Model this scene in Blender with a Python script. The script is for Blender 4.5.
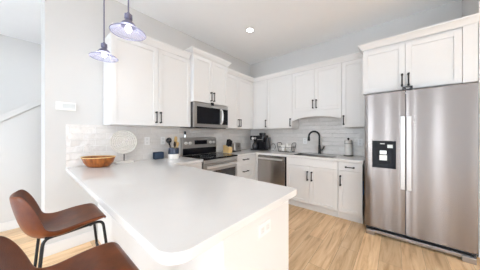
import bpy, bmesh, math, random
from mathutils import Vector, Matrix
random.seed(7)
PI = math.pi
sc = bpy.context.scene
for o in list(bpy.data.objects):
    bpy.data.objects.remove(o)
COL = sc.collection

# ------------------------------------------------------------------ camera, world, lights, exposure
cam_d = bpy.data.cameras.new('camera')
cam = bpy.data.objects.new('camera', cam_d); COL.objects.link(cam)
F_PX, YAW, V0 = 181.4, 0.708, 133.7
cam.location = (2.799, -3.684, 1.294)
cam.rotation_euler = (PI/2, 0, YAW)
cam_d.sensor_fit = 'HORIZONTAL'; cam_d.sensor_width = 36.0
cam_d.lens = F_PX/480*36
cam_d.shift_y = (V0-135)/480
cam_d.clip_start = 0.02
sc.camera = cam
sc.view_settings.view_transform = 'Standard'
sc.view_settings.look = 'None'
sc.view_settings.gamma = 1.0
sc.view_settings.use_curve_mapping = False
sc.view_settings.exposure = -0.08
sc.cycles.use_denoising = True
sc.cycles.max_bounces = 14
sc.cycles.diffuse_bounces = 10
sc.cycles.caustics_reflective = False
sc.cycles.caustics_refractive = False
sc.cycles.sample_clamp_indirect = 6.0

world = bpy.data.worlds.new('world'); sc.world = world
world.use_nodes = True
bg = world.node_tree.nodes['Background']
bg.inputs[0].default_value = (0.78, 0.9, 1.0, 1)
bg.inputs[1].default_value = 2.2

def area(name, loc, rot, sx, sy, power, col=(1, 1, 1), shape='RECTANGLE'):
    l = bpy.data.lights.new(name, 'AREA'); l.shape = shape
    l.size = sx
    if shape == 'RECTANGLE': l.size_y = sy
    l.energy = power; l.color = col
    o = bpy.data.objects.new(name, l); COL.objects.link(o)
    o.location = loc; o.rotation_euler = rot
    return o
H = 3.05                                   # ceiling height
FRONT_Y, RIGHT_X, HALL_X = -9.0, 9.0, -2.5
WIN_FRONT = [(0.0, 1.5), (2.50, 2.85), (3.9, 4.3)]  # unseen windows, added to light the room and streak the refrigerator doors
WIN_RIGHT = [(-8.4, -6.8), (-6.2, -4.6), (-3.8, -2.2)]  # unseen windows too, added to light the room from the side
TILT = math.radians(-82)          # daylight lamps turned down to bounce off the added carpet
for a, b in WIN_FRONT:  # area lamps added just inside the unseen windows
    area('added_daylight', ((a+b)/2, FRONT_Y+0.03, 1.55), (PI/2+TILT, 0, 0), b-a, 1.9, 225*(b-a), (0.87, 0.935, 1.0))
for a, b in WIN_RIGHT:
    area('added_daylight', (RIGHT_X-0.03, (a+b)/2, 1.55), (PI/2+TILT, 0, PI/2), b-a, 1.9, 140*(b-a), (0.87, 0.935, 1.0))
CANS = [(0.93, -1.24), (-1.4, -3.0), (0.9, -5.4), (2.6, -5.4), (4.4, -5.4)]  # first is the kitchen light; the others are unseen, added as fill
CAN_POWER = 2

# ------------------------------------------------------------------ materials
MATS = {}
def nodes_of(name):
    m = bpy.data.materials.new(name); m.use_nodes = True
    nt = m.node_tree; b = nt.nodes['Principled BSDF']
    return m, nt, b
def plain(name, col, rough=0.5, metal=0.0, noise=0.0, nscale=8, coat=0.0, bump=0.0, spec=None):
    """principled with a faint procedural mottling of its colour and an optional fine bump"""
    m, nt, b = nodes_of(name)
    b.inputs['Roughness'].default_value = rough
    b.inputs['Metallic'].default_value = metal
    if coat: b.inputs['Coat Weight'].default_value = coat; b.inputs['Coat Roughness'].default_value = 0.08
    if spec is not None: b.inputs['Specular IOR Level'].default_value = spec
    tc = nt.nodes.new('ShaderNodeTexCoord')
    n = nt.nodes.new('ShaderNodeTexNoise'); n.inputs['Scale'].default_value = nscale; n.inputs['Detail'].default_value = 3
    nt.links.new(tc.outputs['Object'], n.inputs['Vector'])
    mx = nt.nodes.new('ShaderNodeMix'); mx.data_type = 'RGBA'
    mx.inputs[6].default_value = (*[c*(1-noise) for c in col], 1)
    mx.inputs[7].default_value = (*[min(1, c*(1+noise)) for c in col], 1)
    nt.links.new(n.outputs['Fac'], mx.inputs[0]); nt.links.new(mx.outputs[2], b.inputs['Base Color'])
    if bump:
        bp = nt.nodes.new('ShaderNodeBump'); bp.inputs['Strength'].default_value = bump; bp.inputs['Distance'].default_value = 0.002
        n2 = nt.nodes.new('ShaderNodeTexNoise'); n2.inputs['Scale'].default_value = nscale*8
        nt.links.new(tc.outputs['Object'], n2.inputs['Vector'])
        nt.links.new(n2.outputs['Fac'], bp.inputs['Height']); nt.links.new(bp.outputs['Normal'], b.inputs['Normal'])
    MATS[name] = m
    return m
def emit(name, col, s):
    m, nt, b = nodes_of(name)
    b.inputs['Base Color'].default_value = (*col, 1)
    b.inputs['Emission Color'].default_value = (*col, 1); b.inputs['Emission Strength'].default_value = s
    MATS[name] = m
    return m
wall_m = plain('wall_paint', (0.635, 0.63, 0.622), 0.6, noise=0.01)
ceil_m = plain('ceiling_paint', (0.92, 0.93, 0.94), 0.7, noise=0.01)
trim_m = plain('trim_paint', (0.74, 0.74, 0.74), 0.4, noise=0.005)
cab_m = plain('cabinet_lacquer', (0.76, 0.755, 0.75), 0.36, noise=0.005)
blackm = plain('black_metal', (0.012, 0.012, 0.014), 0.38, 0.3, noise=0.1)
black_plastic = plain('black_plastic', (0.012, 0.012, 0.016), 0.25, noise=0.1)
black_glass = plain('black_glass', (0.006, 0.006, 0.009), 0.16, noise=0.1, spec=0.15)
oven_glass = plain('oven_glass', (0.03, 0.03, 0.034), 0.1, noise=0.1)
dark_case = plain('dark_case', (0.02, 0.022, 0.028), 0.5, noise=0.1)
chrome = plain('chrome', (0.8, 0.8, 0.8), 0.12, 1.0, noise=0.01)
white_plastic = plain('white_plastic', (0.85, 0.85, 0.85), 0.35, noise=0.01)
screen_grey = plain('screen_grey', (0.62, 0.65, 0.66), 0.3, noise=0.02)
navy = plain('navy_fabric', (0.025, 0.045, 0.085), 0.7, noise=0.3, nscale=90, bump=0.4)
navy_glaze = plain('navy_glaze', (0.035, 0.05, 0.085), 0.25, noise=0.25, nscale=25)
white_glaze = plain('white_glaze', (0.82, 0.80, 0.77), 0.3, noise=0.03)
woven = plain('woven_white', (0.68, 0.645, 0.60), 0.8, noise=0.15, nscale=60, bump=0.5)
paper = plain('paper', (0.82, 0.80, 0.77), 0.9, noise=0.05, nscale=20)
paper_grey = plain('grey_print', (0.42, 0.42, 0.41), 0.8, noise=0.1)
blue_film = plain('blue_film', (0.02, 0.25, 0.75), 0.3, noise=0.05)
blond_wood = plain('blond_wood', (0.72, 0.50, 0.22), 0.5, noise=0.15, nscale=30)
dark_wood = plain('dark_wood', (0.03, 0.018, 0.012), 0.45, noise=0.3, nscale=30)
bronze_m = plain('pendant_metal', (0.17, 0.17, 0.25), 0.35, 0.6, noise=0.05)
bulb_m = emit('bulb_glow', (1.0, 0.97, 0.95), 9.0)
can_glow = emit('downlight_glow', (1.0, 0.98, 0.95), 14.0)

def steel(name, col, rough, axis='Z', bump=0.015, aniso=0.0):
    """brushed steel: noise stretched along the brushing direction"""
    m, nt, b = nodes_of(name)
    b.inputs['Metallic'].default_value = 1.0
    tc = nt.nodes.new('ShaderNodeTexCoord'); mp = nt.nodes.new('ShaderNodeMapping')
    s = {'Z': (160, 160, 1.5), 'X': (1.5, 160, 160), 'Y': (160, 1.5, 160)}[axis]
    mp.inputs['Scale'].default_value = s
    n = nt.nodes.new('ShaderNodeTexNoise'); n.inputs['Scale'].default_value = 1; n.inputs['Detail'].default_value = 4
    nt.links.new(tc.outputs['Object'], mp.inputs['Vector']); nt.links.new(mp.outputs['Vector'], n.inputs['Vector'])
    mx = nt.nodes.new('ShaderNodeMix'); mx.data_type = 'RGBA'
    mx.inputs[6].default_value = (*[c*0.985 for c in col], 1); mx.inputs[7].default_value = (*[c*1.015 for c in col], 1)
    nt.links.new(n.outputs['Fac'], mx.inputs[0]); nt.links.new(mx.outputs[2], b.inputs['Base Color'])
    mr = nt.nodes.new('ShaderNodeMapRange'); mr.inputs[3].default_value = rough*0.94; mr.inputs[4].default_value = rough*1.06
    nt.links.new(n.outputs['Fac'], mr.inputs[0]); nt.links.new(mr.outputs[0], b.inputs['Roughness'])
    bp = nt.nodes.new('ShaderNodeBump'); bp.inputs['Strength'].default_value = bump; bp.inputs['Distance'].default_value = 0.001
    nt.links.new(n.outputs['Fac'], bp.inputs['Height']); nt.links.new(bp.outputs['Normal'], b.inputs['Normal'])
    if aniso:
        b.inputs['Anisotropic'].default_value = aniso
        tg = nt.nodes.new('ShaderNodeTangent'); tg.direction_type = 'RADIAL'; tg.axis = 'Z'
        nt.links.new(tg.outputs[0], b.inputs['Tangent']); b.inputs['Anisotropic Rotation'].default_value = 0.25
    MATS[name] = m
    return m
steel_z = steel('brushed_steel', (0.29, 0.262, 0.25), 0.22, 'X', 0.0, 1.0)
steel_x = steel('brushed_steel_across', (0.42, 0.40, 0.39), 0.3, 'X')
steel_y = steel('brushed_steel_along', (0.50, 0.48, 0.465), 0.3, 'Y')
steel_light = steel('light_steel', (0.85, 0.84, 0.83), 0.35, 'Z')

washer_steel = steel('washer_steel', (0.48, 0.455, 0.44), 0.26, 'X', 0.0, 1.0)
grip_steel = steel('grip_steel', (0.52, 0.50, 0.49), 0.35, 'Z')
def quartz():
    m, nt, b = nodes_of('white_quartz')
    b.inputs['Roughness'].default_value = 0.16
    tc = nt.nodes.new('ShaderNodeTexCoord')
    n = nt.nodes.new('ShaderNodeTexNoise'); n.inputs['Scale'].default_value = 220; n.inputs['Detail'].default_value = 2
    n2 = nt.nodes.new('ShaderNodeTexNoise'); n2.inputs['Scale'].default_value = 3; n2.inputs['Detail'].default_value = 5; n2.inputs['Distortion'].default_value = 1.5
    ad = nt.nodes.new('ShaderNodeMath'); ad.operation = 'MULTIPLY'
    for q in (n, n2): nt.links.new(tc.outputs['Object'], q.inputs['Vector'])
    nt.links.new(n.outputs['Fac'], ad.inputs[0]); nt.links.new(n2.outputs['Fac'], ad.inputs[1])
    r = nt.nodes.new('ShaderNodeValToRGB')
    r.color_ramp.elements[0].position = 0.1; r.color_ramp.elements[0].color = (0.72, 0.71, 0.70, 1)
    r.color_ramp.elements[1].position = 0.4; r.color_ramp.elements[1].color = (0.745, 0.735, 0.725, 1)
    nt.links.new(ad.outputs[0], r.inputs[0]); nt.links.new(r.outputs[0], b.inputs['Base Color'])
    return m
quartz_m = quartz()

def tile(name, axes):
    """glossy handmade white subway tile; axes = which object axes run along and up the wall"""
    m, nt, b = nodes_of(name)
    tc = nt.nodes.new('ShaderNodeTexCoord'); sp = nt.nodes.new('ShaderNodeSeparateXYZ'); cb = nt.nodes.new('ShaderNodeCombineXYZ')
    nt.links.new(tc.outputs['Object'], sp.inputs[0])
    nt.links.new(sp.outputs[axes[0]], cb.inputs[0]); nt.links.new(sp.outputs[axes[1]], cb.inputs[1])
    br = nt.nodes.new('ShaderNodeTexBrick')
    br.inputs['Scale'].default_value = 1.0
    br.inputs['Brick Width'].default_value = 0.225; br.inputs['Row Height'].default_value = 0.0765
    br.inputs['Mortar Size'].default_value = 0.0022; br.inputs['Mortar Smooth'].default_value = 0.3
    br.inputs['Color1'].default_value = (0.70, 0.675, 0.655, 1); br.inputs['Color2'].default_value = (0.78, 0.755, 0.735, 1)
    br.inputs['Mortar'].default_value = (0.86, 0.85, 0.84, 1)
    nt.links.new(cb.outputs[0], br.inputs['Vector'])
    nt.links.new(br.outputs['Color'], b.inputs['Base Color'])
    b.inputs['Roughness'].default_value = 0.08
    n = nt.nodes.new('ShaderNodeTexNoise'); n.inputs['Scale'].default_value = 16; n.inputs['Detail'].default_value = 2
    nt.links.new(cb.outputs[0], n.inputs['Vector'])
    mu = nt.nodes.new('ShaderNodeMath'); mu.operation = 'MULTIPLY_ADD'; mu.inputs[1].default_value = -0.6
    nt.links.new(br.outputs['Fac'], mu.inputs[0]); nt.links.new(n.outputs['Fac'], mu.inputs[2])
    bp = nt.nodes.new('ShaderNodeBump'); bp.inputs['Strength'].default_value = 0.9; bp.inputs['Distance'].default_value = 0.012
    nt.links.new(mu.outputs[0], bp.inputs['Height']); nt.links.new(bp.outputs['Normal'], b.inputs['Normal'])
    return m
tile_left = tile('subway_tile_left', (1, 2)); tile_back = tile('subway_tile_back', (0, 2))

def oak_floor():
    m, nt, b = nodes_of('oak_planks')
    tc = nt.nodes.new('ShaderNodeTexCoord'); sp = nt.nodes.new('ShaderNodeSeparateXYZ'); cb = nt.nodes.new('ShaderNodeCombineXYZ')
    nt.links.new(tc.outputs['Object'], sp.inputs[0])
    nt.links.new(sp.outputs[1], cb.inputs[0]); nt.links.new(sp.outputs[0], cb.inputs[1])
    br = nt.nodes.new('ShaderNodeTexBrick'); br.offset = 0.37
    br.inputs['Scale'].default_value = 1.0
    br.inputs['Brick Width'].default_value = 1.35; br.inputs['Row Height'].default_value = 0.178
    br.inputs['Mortar Size'].default_value = 0.0012; br.inputs['Bias'].default_value = 0.0
    br.inputs['Color1'].default_value = (0, 0, 0, 1); br.inputs['Color2'].default_value = (1, 1, 1, 1); br.inputs['Mortar'].default_value = (0.5, 0.5, 0.5, 1)
    nt.links.new(cb.outputs[0], br.inputs['Vector'])
    # grain: noise stretched along the plank, shifted from plank to plank
    ad = nt.nodes.new('ShaderNodeVectorMath'); ad.operation = 'MULTIPLY_ADD'
    ad.inputs[1].default_value = (7.3, 3.1, 0)
    nt.links.new(br.outputs['Color'], ad.inputs[0]); nt.links.new(cb.outputs[0], ad.inputs[2])
    mp = nt.nodes.new('ShaderNodeMapping'); mp.inputs['Scale'].default_value = (1.1, 13, 1)
    nt.links.new(ad.outputs[0], mp.inputs['Vector'])
    n = nt.nodes.new('ShaderNodeTexNoise'); n.inputs['Scale'].default_value = 1.6; n.inputs['Detail'].default_value = 7; n.inputs['Roughness'].default_value = 0.62; n.inputs['Distortion'].default_value = 0.7
    nt.links.new(mp.outputs['Vector'], n.inputs['Vector'])
    r = nt.nodes.new('ShaderNodeValToRGB')
    e = r.color_ramp.elements
    e[0].position = 0.28; e[0].color = (0.48, 0.28, 0.135, 1)
    e[1].position = 0.72; e[1].color = (0.87, 0.64, 0.40, 1)
    q = e.new(0.48); q.color = (0.73, 0.49, 0.275, 1)
    nt.links.new(n.outputs['Fac'], r.inputs[0])
    mr = nt.nodes.new('ShaderNodeMapRange'); mr.inputs[3].default_value = 0.84; mr.inputs[4].default_value = 1.13
    nt.links.new(br.outputs['Color'], mr.inputs[0])
    mx = nt.nodes.new('ShaderNodeMix'); mx.data_type = 'RGBA'; mx.blend_type = 'MULTIPLY'; mx.inputs[0].default_value = 1
    nt.links.new(r.outputs[0], mx.inputs[6]); nt.links.new(mr.outputs[0], mx.inputs[7])
    m2 = nt.nodes.new('ShaderNodeMix'); m2.data_type = 'RGBA'; m2.inputs[7].default_value = (0.32, 0.22, 0.14, 1)
    nt.links.new(br.outputs['Fac'], m2.inputs[0]); nt.links.new(mx.outputs[2], m2.inputs[6])
    nt.links.new(m2.outputs[2], b.inputs['Base Color'])
    b.inputs['Roughness'].default_value = 0.34
    bp = nt.nodes.new('ShaderNodeBump'); bp.inputs['Strength'].default_value = 0.15; bp.inputs['Distance'].default_value = 0.002
    nt.links.new(n.outputs['Fac'], bp.inputs['Height']); nt.links.new(bp.outputs['Normal'], b.inputs['Normal'])
    return m
floor_m = oak_floor()

def leather():
    m, nt, b = nodes_of('brown_leather')
    tc = nt.nodes.new('ShaderNodeTexCoord')
    n = nt.nodes.new('ShaderNodeTexNoise'); n.inputs['Scale'].default_value = 5; n.inputs['Detail'].default_value = 6; n.inputs['Roughness'].default_value = 0.6
    nt.links.new(tc.outputs['Object'], n.inputs['Vector'])
    r = nt.nodes.new('ShaderNodeValToRGB'); e = r.color_ramp.elements
    e[0].position = 0.3; e[0].color = (0.055, 0.012, 0.004, 1); e[1].position = 0.75; e[1].color = (0.22, 0.055, 0.012, 1)
    nt.links.new(n.outputs['Fac'], r.inputs[0]); nt.links.new(r.outputs[0], b.inputs['Base Color'])
    b.inputs['Roughness'].default_value = 0.32; b.inputs['Specular IOR Level'].default_value = 0.32
    v = nt.nodes.new('ShaderNodeTexVoronoi'); v.inputs['Scale'].default_value = 160
    nt.links.new(tc.outputs['Object'], v.inputs['Vector'])
    bp = nt.nodes.new('ShaderNodeBump'); bp.inputs['Strength'].default_value = 0.12; bp.inputs['Distance'].default_value = 0.002
    nt.links.new(v.outputs['Distance'], bp.inputs['Height']); nt.links.new(bp.outputs['Normal'], b.inputs['Normal'])
    return m
leather_m = leather()

def bowl_wood():
    m, nt, b = nodes_of('stave_wood')
    tc = nt.nodes.new('ShaderNodeTexCoord'); mp = nt.nodes.new('ShaderNodeMapping'); mp.inputs['Scale'].default_value = (22, 22, 3)
    nt.links.new(tc.outputs['Object'], mp.inputs['Vector'])
    n = nt.nodes.new('ShaderNodeTexNoise'); n.inputs['Scale'].default_value = 1.3; n.inputs['Detail'].default_value = 5
    nt.links.new(mp.outputs['Vector'], n.inputs['Vector'])
    r = nt.nodes.new('ShaderNodeValToRGB'); e = r.color_ramp.elements
    e[0].position = 0.35; e[0].color = (0.16, 0.04, 0.007, 1); e[1].position = 0.65; e[1].color = (0.40, 0.125, 0.02, 1)
    nt.links.new(n.outputs['Fac'], r.inputs[0]); nt.links.new(r.outputs[0], b.inputs['Base Color'])
    b.inputs['Roughness'].default_value = 0.3
    return m
bowl_m = bowl_wood()

def shade_glass():
    m, nt, b = nodes_of('shade_glass')
    b.inputs['Base Color'].default_value = (0.34, 0.35, 0.50, 1); b.inputs['Roughness'].default_value = 0.12
    tr = nt.nodes.new('ShaderNodeBsdfTransparent'); tr.inputs[0].default_value = (0.93, 0.93, 0.97, 1)
    tl = nt.nodes.new('ShaderNodeBsdfTranslucent'); tl.inputs[0].default_value = (0.72, 0.74, 0.90, 1)
    lw = nt.nodes.new('ShaderNodeLayerWeight'); lw.inputs['Blend'].default_value = 0.35
    m1 = nt.nodes.new('ShaderNodeMixShader'); m1.inputs[0].default_value = 0.5
    nt.links.new(b.outputs[0], m1.inputs[1]); nt.links.new(tl.outputs[0], m1.inputs[2])
    mr = nt.nodes.new('ShaderNodeMapRange'); mr.inputs[3].default_value = 0.12; mr.inputs[4].default_value = 0.75
    nt.links.new(lw.outputs['Facing'], mr.inputs[0])
    m2 = nt.nodes.new('ShaderNodeMixShader')
    nt.links.new(mr.outputs[0], m2.inputs[0]); nt.links.new(tr.outputs[0], m2.inputs[1]); nt.links.new(m1.outputs[0], m2.inputs[2])
    nt.links.new(m2.outputs[0], nt.nodes['Material Output'].inputs['Surface'])
    return m
shade_m = shade_glass()

# ------------------------------------------------------------------ mesh helpers
class MB:
    def __init__(self): self.bm = bmesh.new()
    def _add(self, t):
        me = bpy.data.meshes.new('t'); t.to_mesh(me); t.free()
        self.bm.from_mesh(me); bpy.data.meshes.remove(me)
    def box(self, x0, y0, z0, x1, y1, z1, bev=0.0, seg=2):
        t = bmesh.new(); bmesh.ops.create_cube(t, size=1)
        lo = (min(x0, x1), min(y0, y1), min(z0, z1)); hi = (max(x0, x1), max(y0, y1), max(z0, z1))
        for v in t.verts:
            v.co = Vector([lo[i]+(v.co[i]+0.5)*(hi[i]-lo[i]) for i in range(3)])
        if bev > 0:
            bmesh.ops.bevel(t, geom=t.edges[:], offset=bev, segments=seg, affect='EDGES', profile=0.5)
        self._add(t); return self
    def cyl(self, p0, p1, r0, r1=None, seg=24, cap=True, bev=0.0):
        r1 = r0 if r1 is None else r1
        p0, p1 = Vector(p0), Vector(p1); d = p1-p0
        t = bmesh.new()
        bmesh.ops.create_cone(t, cap_ends=cap, segments=seg, radius1=r0, radius2=r1, depth=d.length)
        if bev:
            bmesh.ops.bevel(t, geom=[e for e in t.edges if any(len(f.verts) > 4 for f in e.link_faces)], offset=bev, segments=2, affect='EDGES')
        q = Vector((0, 0, 1)).rotation_difference(d.normalized()).to_matrix().to_4x4()
        t.transform(Matrix.Translation((p0+p1)/2) @ q)
        self._add(t); return self
    def sphere(self, c, r, sx=1, sy=1, sz=1, seg=20):
        t = bmesh.new(); bmesh.ops.create_uvsphere(t, u_segments=seg, v_segments=seg//2+2, radius=r)
        t.transform(Matrix.Translation(c) @ Matrix.Diagonal((sx, sy, sz, 1)))
        self._add(t); return self
    def tube(self, pts, r, seg=10, closed=False):
        pts = [Vector(p) for p in pts]; n = len(pts); t = bmesh.new(); rings = []
        up = None
        for i, p in enumerate(pts):
            a = pts[(i-1) % n] if (closed or i > 0) else p
            b = pts[(i+1) % n] if (closed or i < n-1) else p
            d = (b-a).normalized()
            if up is None:
                up = Vector((0, 0, 1)) if abs(d.z) < 0.9 else Vector((1, 0, 0))
            s = d.cross(up)
            if s.length < 1e-5: s = d.cross(Vector((0, 1, 0)))
            s.normalize(); up = s.cross(d).normalized()
            rr = r[i] if isinstance(r, (list, tuple)) else r
            rings.append([t.verts.new(p+rr*(math.cos(2*PI*k/seg)*s+math.sin(2*PI*k/seg)*up)) for k in range(seg)])
        m = n if closed else n-1
        for i in range(m):
            A, B = rings[i], rings[(i+1) % n]
            for k in range(seg): t.faces.new((A[k], A[(k+1) % seg], B[(k+1) % seg], B[k]))
        if not closed:
            t.faces.new(rings[0][::-1]); t.faces.new(rings[-1])
        bmesh.ops.recalc_face_normals(t, faces=t.faces[:])
        self._add(t); return self
    def lathe(self, c, prof, seg=40, sx=1, sy=1, close=False):
        t = bmesh.new(); rings = []
        for r, z in prof:
            if r < 1e-6: rings.append([t.verts.new((c[0], c[1], c[2]+z))])
            else: rings.append([t.verts.new((c[0]+sx*r*math.cos(2*PI*k/seg), c[1]+sy*r*math.sin(2*PI*k/seg), c[2]+z)) for k in range(seg)])
        if close: rings.append(rings[0])
        for A, B in zip(rings, rings[1:]):
            for k in range(seg):
                k2 = (k+1) % seg
                if len(A) == 1 and len(B) == 1: continue
                if len(A) == 1: t.faces.new((A[0], B[k], B[k2]))
                elif len(B) == 1: t.faces.new((A[k], A[k2], B[0]))
                else: t.faces.new((A[k], A[k2], B[k2], B[k]))
        bmesh.ops.recalc_face_normals(t, faces=t.faces[:])
        self._add(t); return self
    def prism(self, poly, lo, hi, axis=2, holes=(), bev=0.0):
        """polygon (two coordinates in axis order) extruded along the axis; straight holes allowed"""
        def mk(p, h):
            return Vector((p[0], p[1], h)) if axis == 2 else (Vector((h, p[0], p[1])) if axis == 0 else Vector((p[0], h, p[1])))
        t = bmesh.new(); es = []
        for lp in (poly, *holes):
            vs = [t.verts.new(mk(p, lo)) for p in lp]
            es += [t.edges.new((vs[i], vs[(i+1) % len(vs)])) for i in range(len(vs))]
        if holes: bmesh.ops.triangle_fill(t, edges=es, use_beauty=True)
        else: t.faces.new(vs)
        fs = t.faces[:]
        g = bmesh.ops.extrude_face_region(t, geom=fs)
        top = [v for v in g['geom'] if isinstance(v, bmesh.types.BMVert)]
        d = mk((0, 0), hi-lo)
        for v in top: v.co += d
        bmesh.ops.recalc_face_normals(t, faces=t.faces[:])
        if bev:
            ed = [e for e in t.edges if len(e.link_faces) == 2 and e.calc_face_angle(0) > 0.9 and all(abs(v.co[axis]-hi) < 1e-6 or abs(v.co[axis]-lo) < 1e-6 for v in e.verts) and abs(e.verts[0].co[axis]-e.verts[1].co[axis]) < 1e-6]
            bmesh.ops.bevel(t, geom=ed, offset=bev, segments=2, affect='EDGES', profile=0.5)
        self._add(t); return self
    def build(self, name, mat, parent=None, label=None, smooth=True, weighted=True):
        me = bpy.data.meshes.new(name); self.bm.to_mesh(me); self.bm.free()
        me.materials.append(mat)
        if smooth:
            for p in me.polygons: p.use_smooth = True
            me.set_sharp_from_angle(angle=math.radians(38))
        o = bpy.data.objects.new(name, me); COL.objects.link(o)
        if smooth and weighted and len(me.polygons) < 4000:
            w = o.modifiers.new('normals', 'WEIGHTED_NORMAL'); w.keep_sharp = True; w.weight = 100
        if parent is not None:
            o.parent = parent; o.matrix_parent_inverse = parent.matrix_basis.inverted()
        if label: o['label'] = label
        return o

def thing(name, label, cat, loc, group=None):
    o = bpy.data.objects.new(name, None); COL.objects.link(o)
    o.empty_display_size = 0.05
    o.location = loc; tag(o, label, cat, group)
    return o
def tag(o, label, cat, group=None):
    o['label'] = label; o['category'] = cat
    if group: o['group'] = group
    return o
def struct(o):
    o['kind'] = 'structure'; return o
def arc(cx, cy, r, a0, a1, n=8):
    return [(cx+r*math.cos(math.radians(a0+(a1-a0)*i/n)), cy+r*math.sin(math.radians(a0+(a1-a0)*i/n))) for i in range(n+1)]

# frames: (along the wall, out of the wall, up) -> world
def fr_back(s, d, z): return (s, -d, z)
def fr_left(s, d, z): return (d, s, z)
def fbox(mb, fr, s0, d0, z0, s1, d1, z1, bev=0.0, seg=2):
    mb.box(*fr(s0, d0, z0), *fr(s1, d1, z1), bev, seg)

# ------------------------------------------------------------------ structure: the room
struct(MB().box(HALL_X-.1, FRONT_Y-.1, -.08, RIGHT_X+.1, .1, 0).build('floor', floor_m))
CAN_HOLE = 0.062
cb = MB().prism([(HALL_X-.1, FRONT_Y-.1), (RIGHT_X+.1, FRONT_Y-.1), (RIGHT_X+.1, .1), (HALL_X-.1, .1)], H, H+.1, 2,
                holes=[arc(x, y, CAN_HOLE, 0, 337.5, 15) for x, y in CANS])
struct(cb.build('ceiling', ceil_m))
struct(MB().box(HALL_X, FRONT_Y, 0, RIGHT_X, -4.7, .012).build('floor_bounce', plain('bounce_carpet', (0.73, 0.76, 0.79), 0.9, noise=0.04, nscale=60)))  # unseen carpet, added to bounce neutral light up to the ceiling
struct(MB().box(-.8, -3.57, 0, 0, .12, H).build('wall_left', wall_m))
struct(MB().box(0, 0, 0, RIGHT_X+.1, .12, H).build('wall_back', wall_m))
struct(MB().box(3.462, -.62, 0, 3.58, 0, H).build('wall_right', wall_m))
struct(MB().box(HALL_X-.1, FRONT_Y-.1, 0, HALL_X, .12, H).build('wall_hall', wall_m))
struct(MB().box(HALL_X, 0, 0, -.8, .12, H).build('wall_stair', wall_m))
ZW = .08
def pierced(name, fr_axis, a0, a1, pos, wins):
    rect = [(a0, 0), (a1, 0), (a1, H), (a0, H)]
    holes = [[(a, ZW), (b, ZW), (b, 2.85), (a, 2.85)] for a, b in wins]
    struct(MB().prism(rect, pos, pos+.1, fr_axis, holes=holes).build(name, wall_m))
pierced('wall_front', 1, HALL_X, RIGHT_X, FRONT_Y-.1, WIN_FRONT)
pierced('wall_far_right', 0, FRONT_Y, 0, RIGHT_X, WIN_RIGHT)
k = 0
for axis, wins in ((1, WIN_FRONT), (0, WIN_RIGHT)):
    for a, b in wins:
        k += 1
        w = MB(); pos = FRONT_Y-.06 if axis == 1 else RIGHT_X+.06
        bars = [(a, ZW, a+.05, 2.85), (b-.05, ZW, b, 2.85), (a, ZW, b, ZW+.06), (a, 2.79, b, 2.85)] + ([((a+b)/2-.02, ZW, (a+b)/2+.02, 2.85)] if b-a > .6 else [])
        for p0, z0, p1, z1 in bars:
            if axis == 1: w.box(p0, pos-.02, z0, p1, pos+.02, z1)
            else: w.box(pos-.02, p0, z0, pos+.02, p1, z1)
        struct(w.build('window_%d' % k, trim_m))  # frames of the added windows behind the camera

# baseboards
struct(MB().box(0, -3.57, 0, .015, -3.135, .12, .004).build('baseboard_left', trim_m))
struct(MB().box(-.8, -3.585, 0, .015, -3.57, .12, .004).build('baseboard_end', trim_m))

# stair half wall with a sloped cap, seen through the opening left of the kitchen wall
SY = lambda y: 1.537+.757*(y+3.919)
ya, yb = -5.85, -2.2
struct(MB().prism([(ya, 0), (yb, 0), (yb, SY(yb)-.09), (ya, SY(ya)-.09)], -1.27, -1.15, 0).build('wall_stair_side', wall_m))
struct(MB().prism([(ya, SY(ya)-.09), (yb, SY(yb)-.09), (yb, SY(yb)), (ya, SY(ya))], -1.285, -1.128, 0, bev=.006).build('trim_1', wall_m))
struct(MB().box(-1.15, ya, 0, -1.135, yb, .12, .004).build('baseboard_stair', trim_m))

# tiled backsplashes
UB, UT = 1.40, 2.465        # bottom and top of the wall cabinets
CT = 0.914                  # counter height
struct(MB().box(0, -3.41, CT-.03, .009, 0, UB+.0).build('trim_2', tile_left))
struct(MB().prism([(.009, CT-.03), (2.47, CT-.03), (2.47, UB), (2.13, UB), (2.13, 1.72), (1.268, 1.72), (1.268, UB), (.009, UB)], -.009, 0, 1).build('trim_3', tile_back))

# ------------------------------------------------------------------ cabinets
def shaker(fr, s0, s1, z0, z1, d, name, parent, rail=.058, th=.02):
    mb = MB(); b = .0014
    fbox(mb, fr, s0, d, z0, s0+rail, d+th, z1, b, 1); fbox(mb, fr, s1-rail, d, z0, s1, d+th, z1, b, 1)
    fbox(mb, fr, s0+rail, d, z0, s1-rail, d+th, z0+rail, b, 1); fbox(mb, fr, s0+rail, d, z1-rail, s1-rail, d+th, z1, b, 1)
    fbox(mb, fr, s0+rail-.002, d, z0+rail-.002, s1-rail+.002, d+th-.011, z1-rail+.002)
    return mb.build(name, cab_m, parent)
def slab(fr, s0, s1, z0, z1, d, name, parent, th=.02):
    mb = MB(); fbox(mb, fr, s0, d, z0, s1, d+th, z1, .002, 1)
    return mb.build(name, cab_m, parent)
def pull(fr, s, z, d, parent, L=.135, vertical=True):
    """black bar pull standing off the front on two collared posts"""
    mb = MB(); h = L/2
    P = (lambda t, dd: fr(s, dd, z+t)) if vertical else (lambda t, dd: fr(s+t, dd, z))
    mb.cyl(P(-h-.008, d+.032), P(h+.008, d+.032), .0072, seg=10, bev=.0015)
    for q in (-h, h):
        mb.cyl(P(q, d), P(q, d+.034), .0058, seg=10)
        mb.cyl(P(q, d), P(q, d+.005), .0115, seg=12)
        mb.cyl(P(q-.009, d+.032), P(q+.010, d+.032), .0105, seg=10)
    return mb.build('handle', blackm, parent, 'black bar handle')
def carcass(fr, s0, s1, z0, z1, d0, d1, parent, name='body'):
    mb = MB(); fbox(mb, fr, s0, d0, z0, s1, d1, z1, .001, 1)
    return mb.build(name, cab_m, parent)
CROWN = [(0, 0), (.006, 0), (.006, .012), (.018, .022), (.03, .045), (.046, .062), (.052, .066), (.052, .085), (0, .085)]
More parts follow.
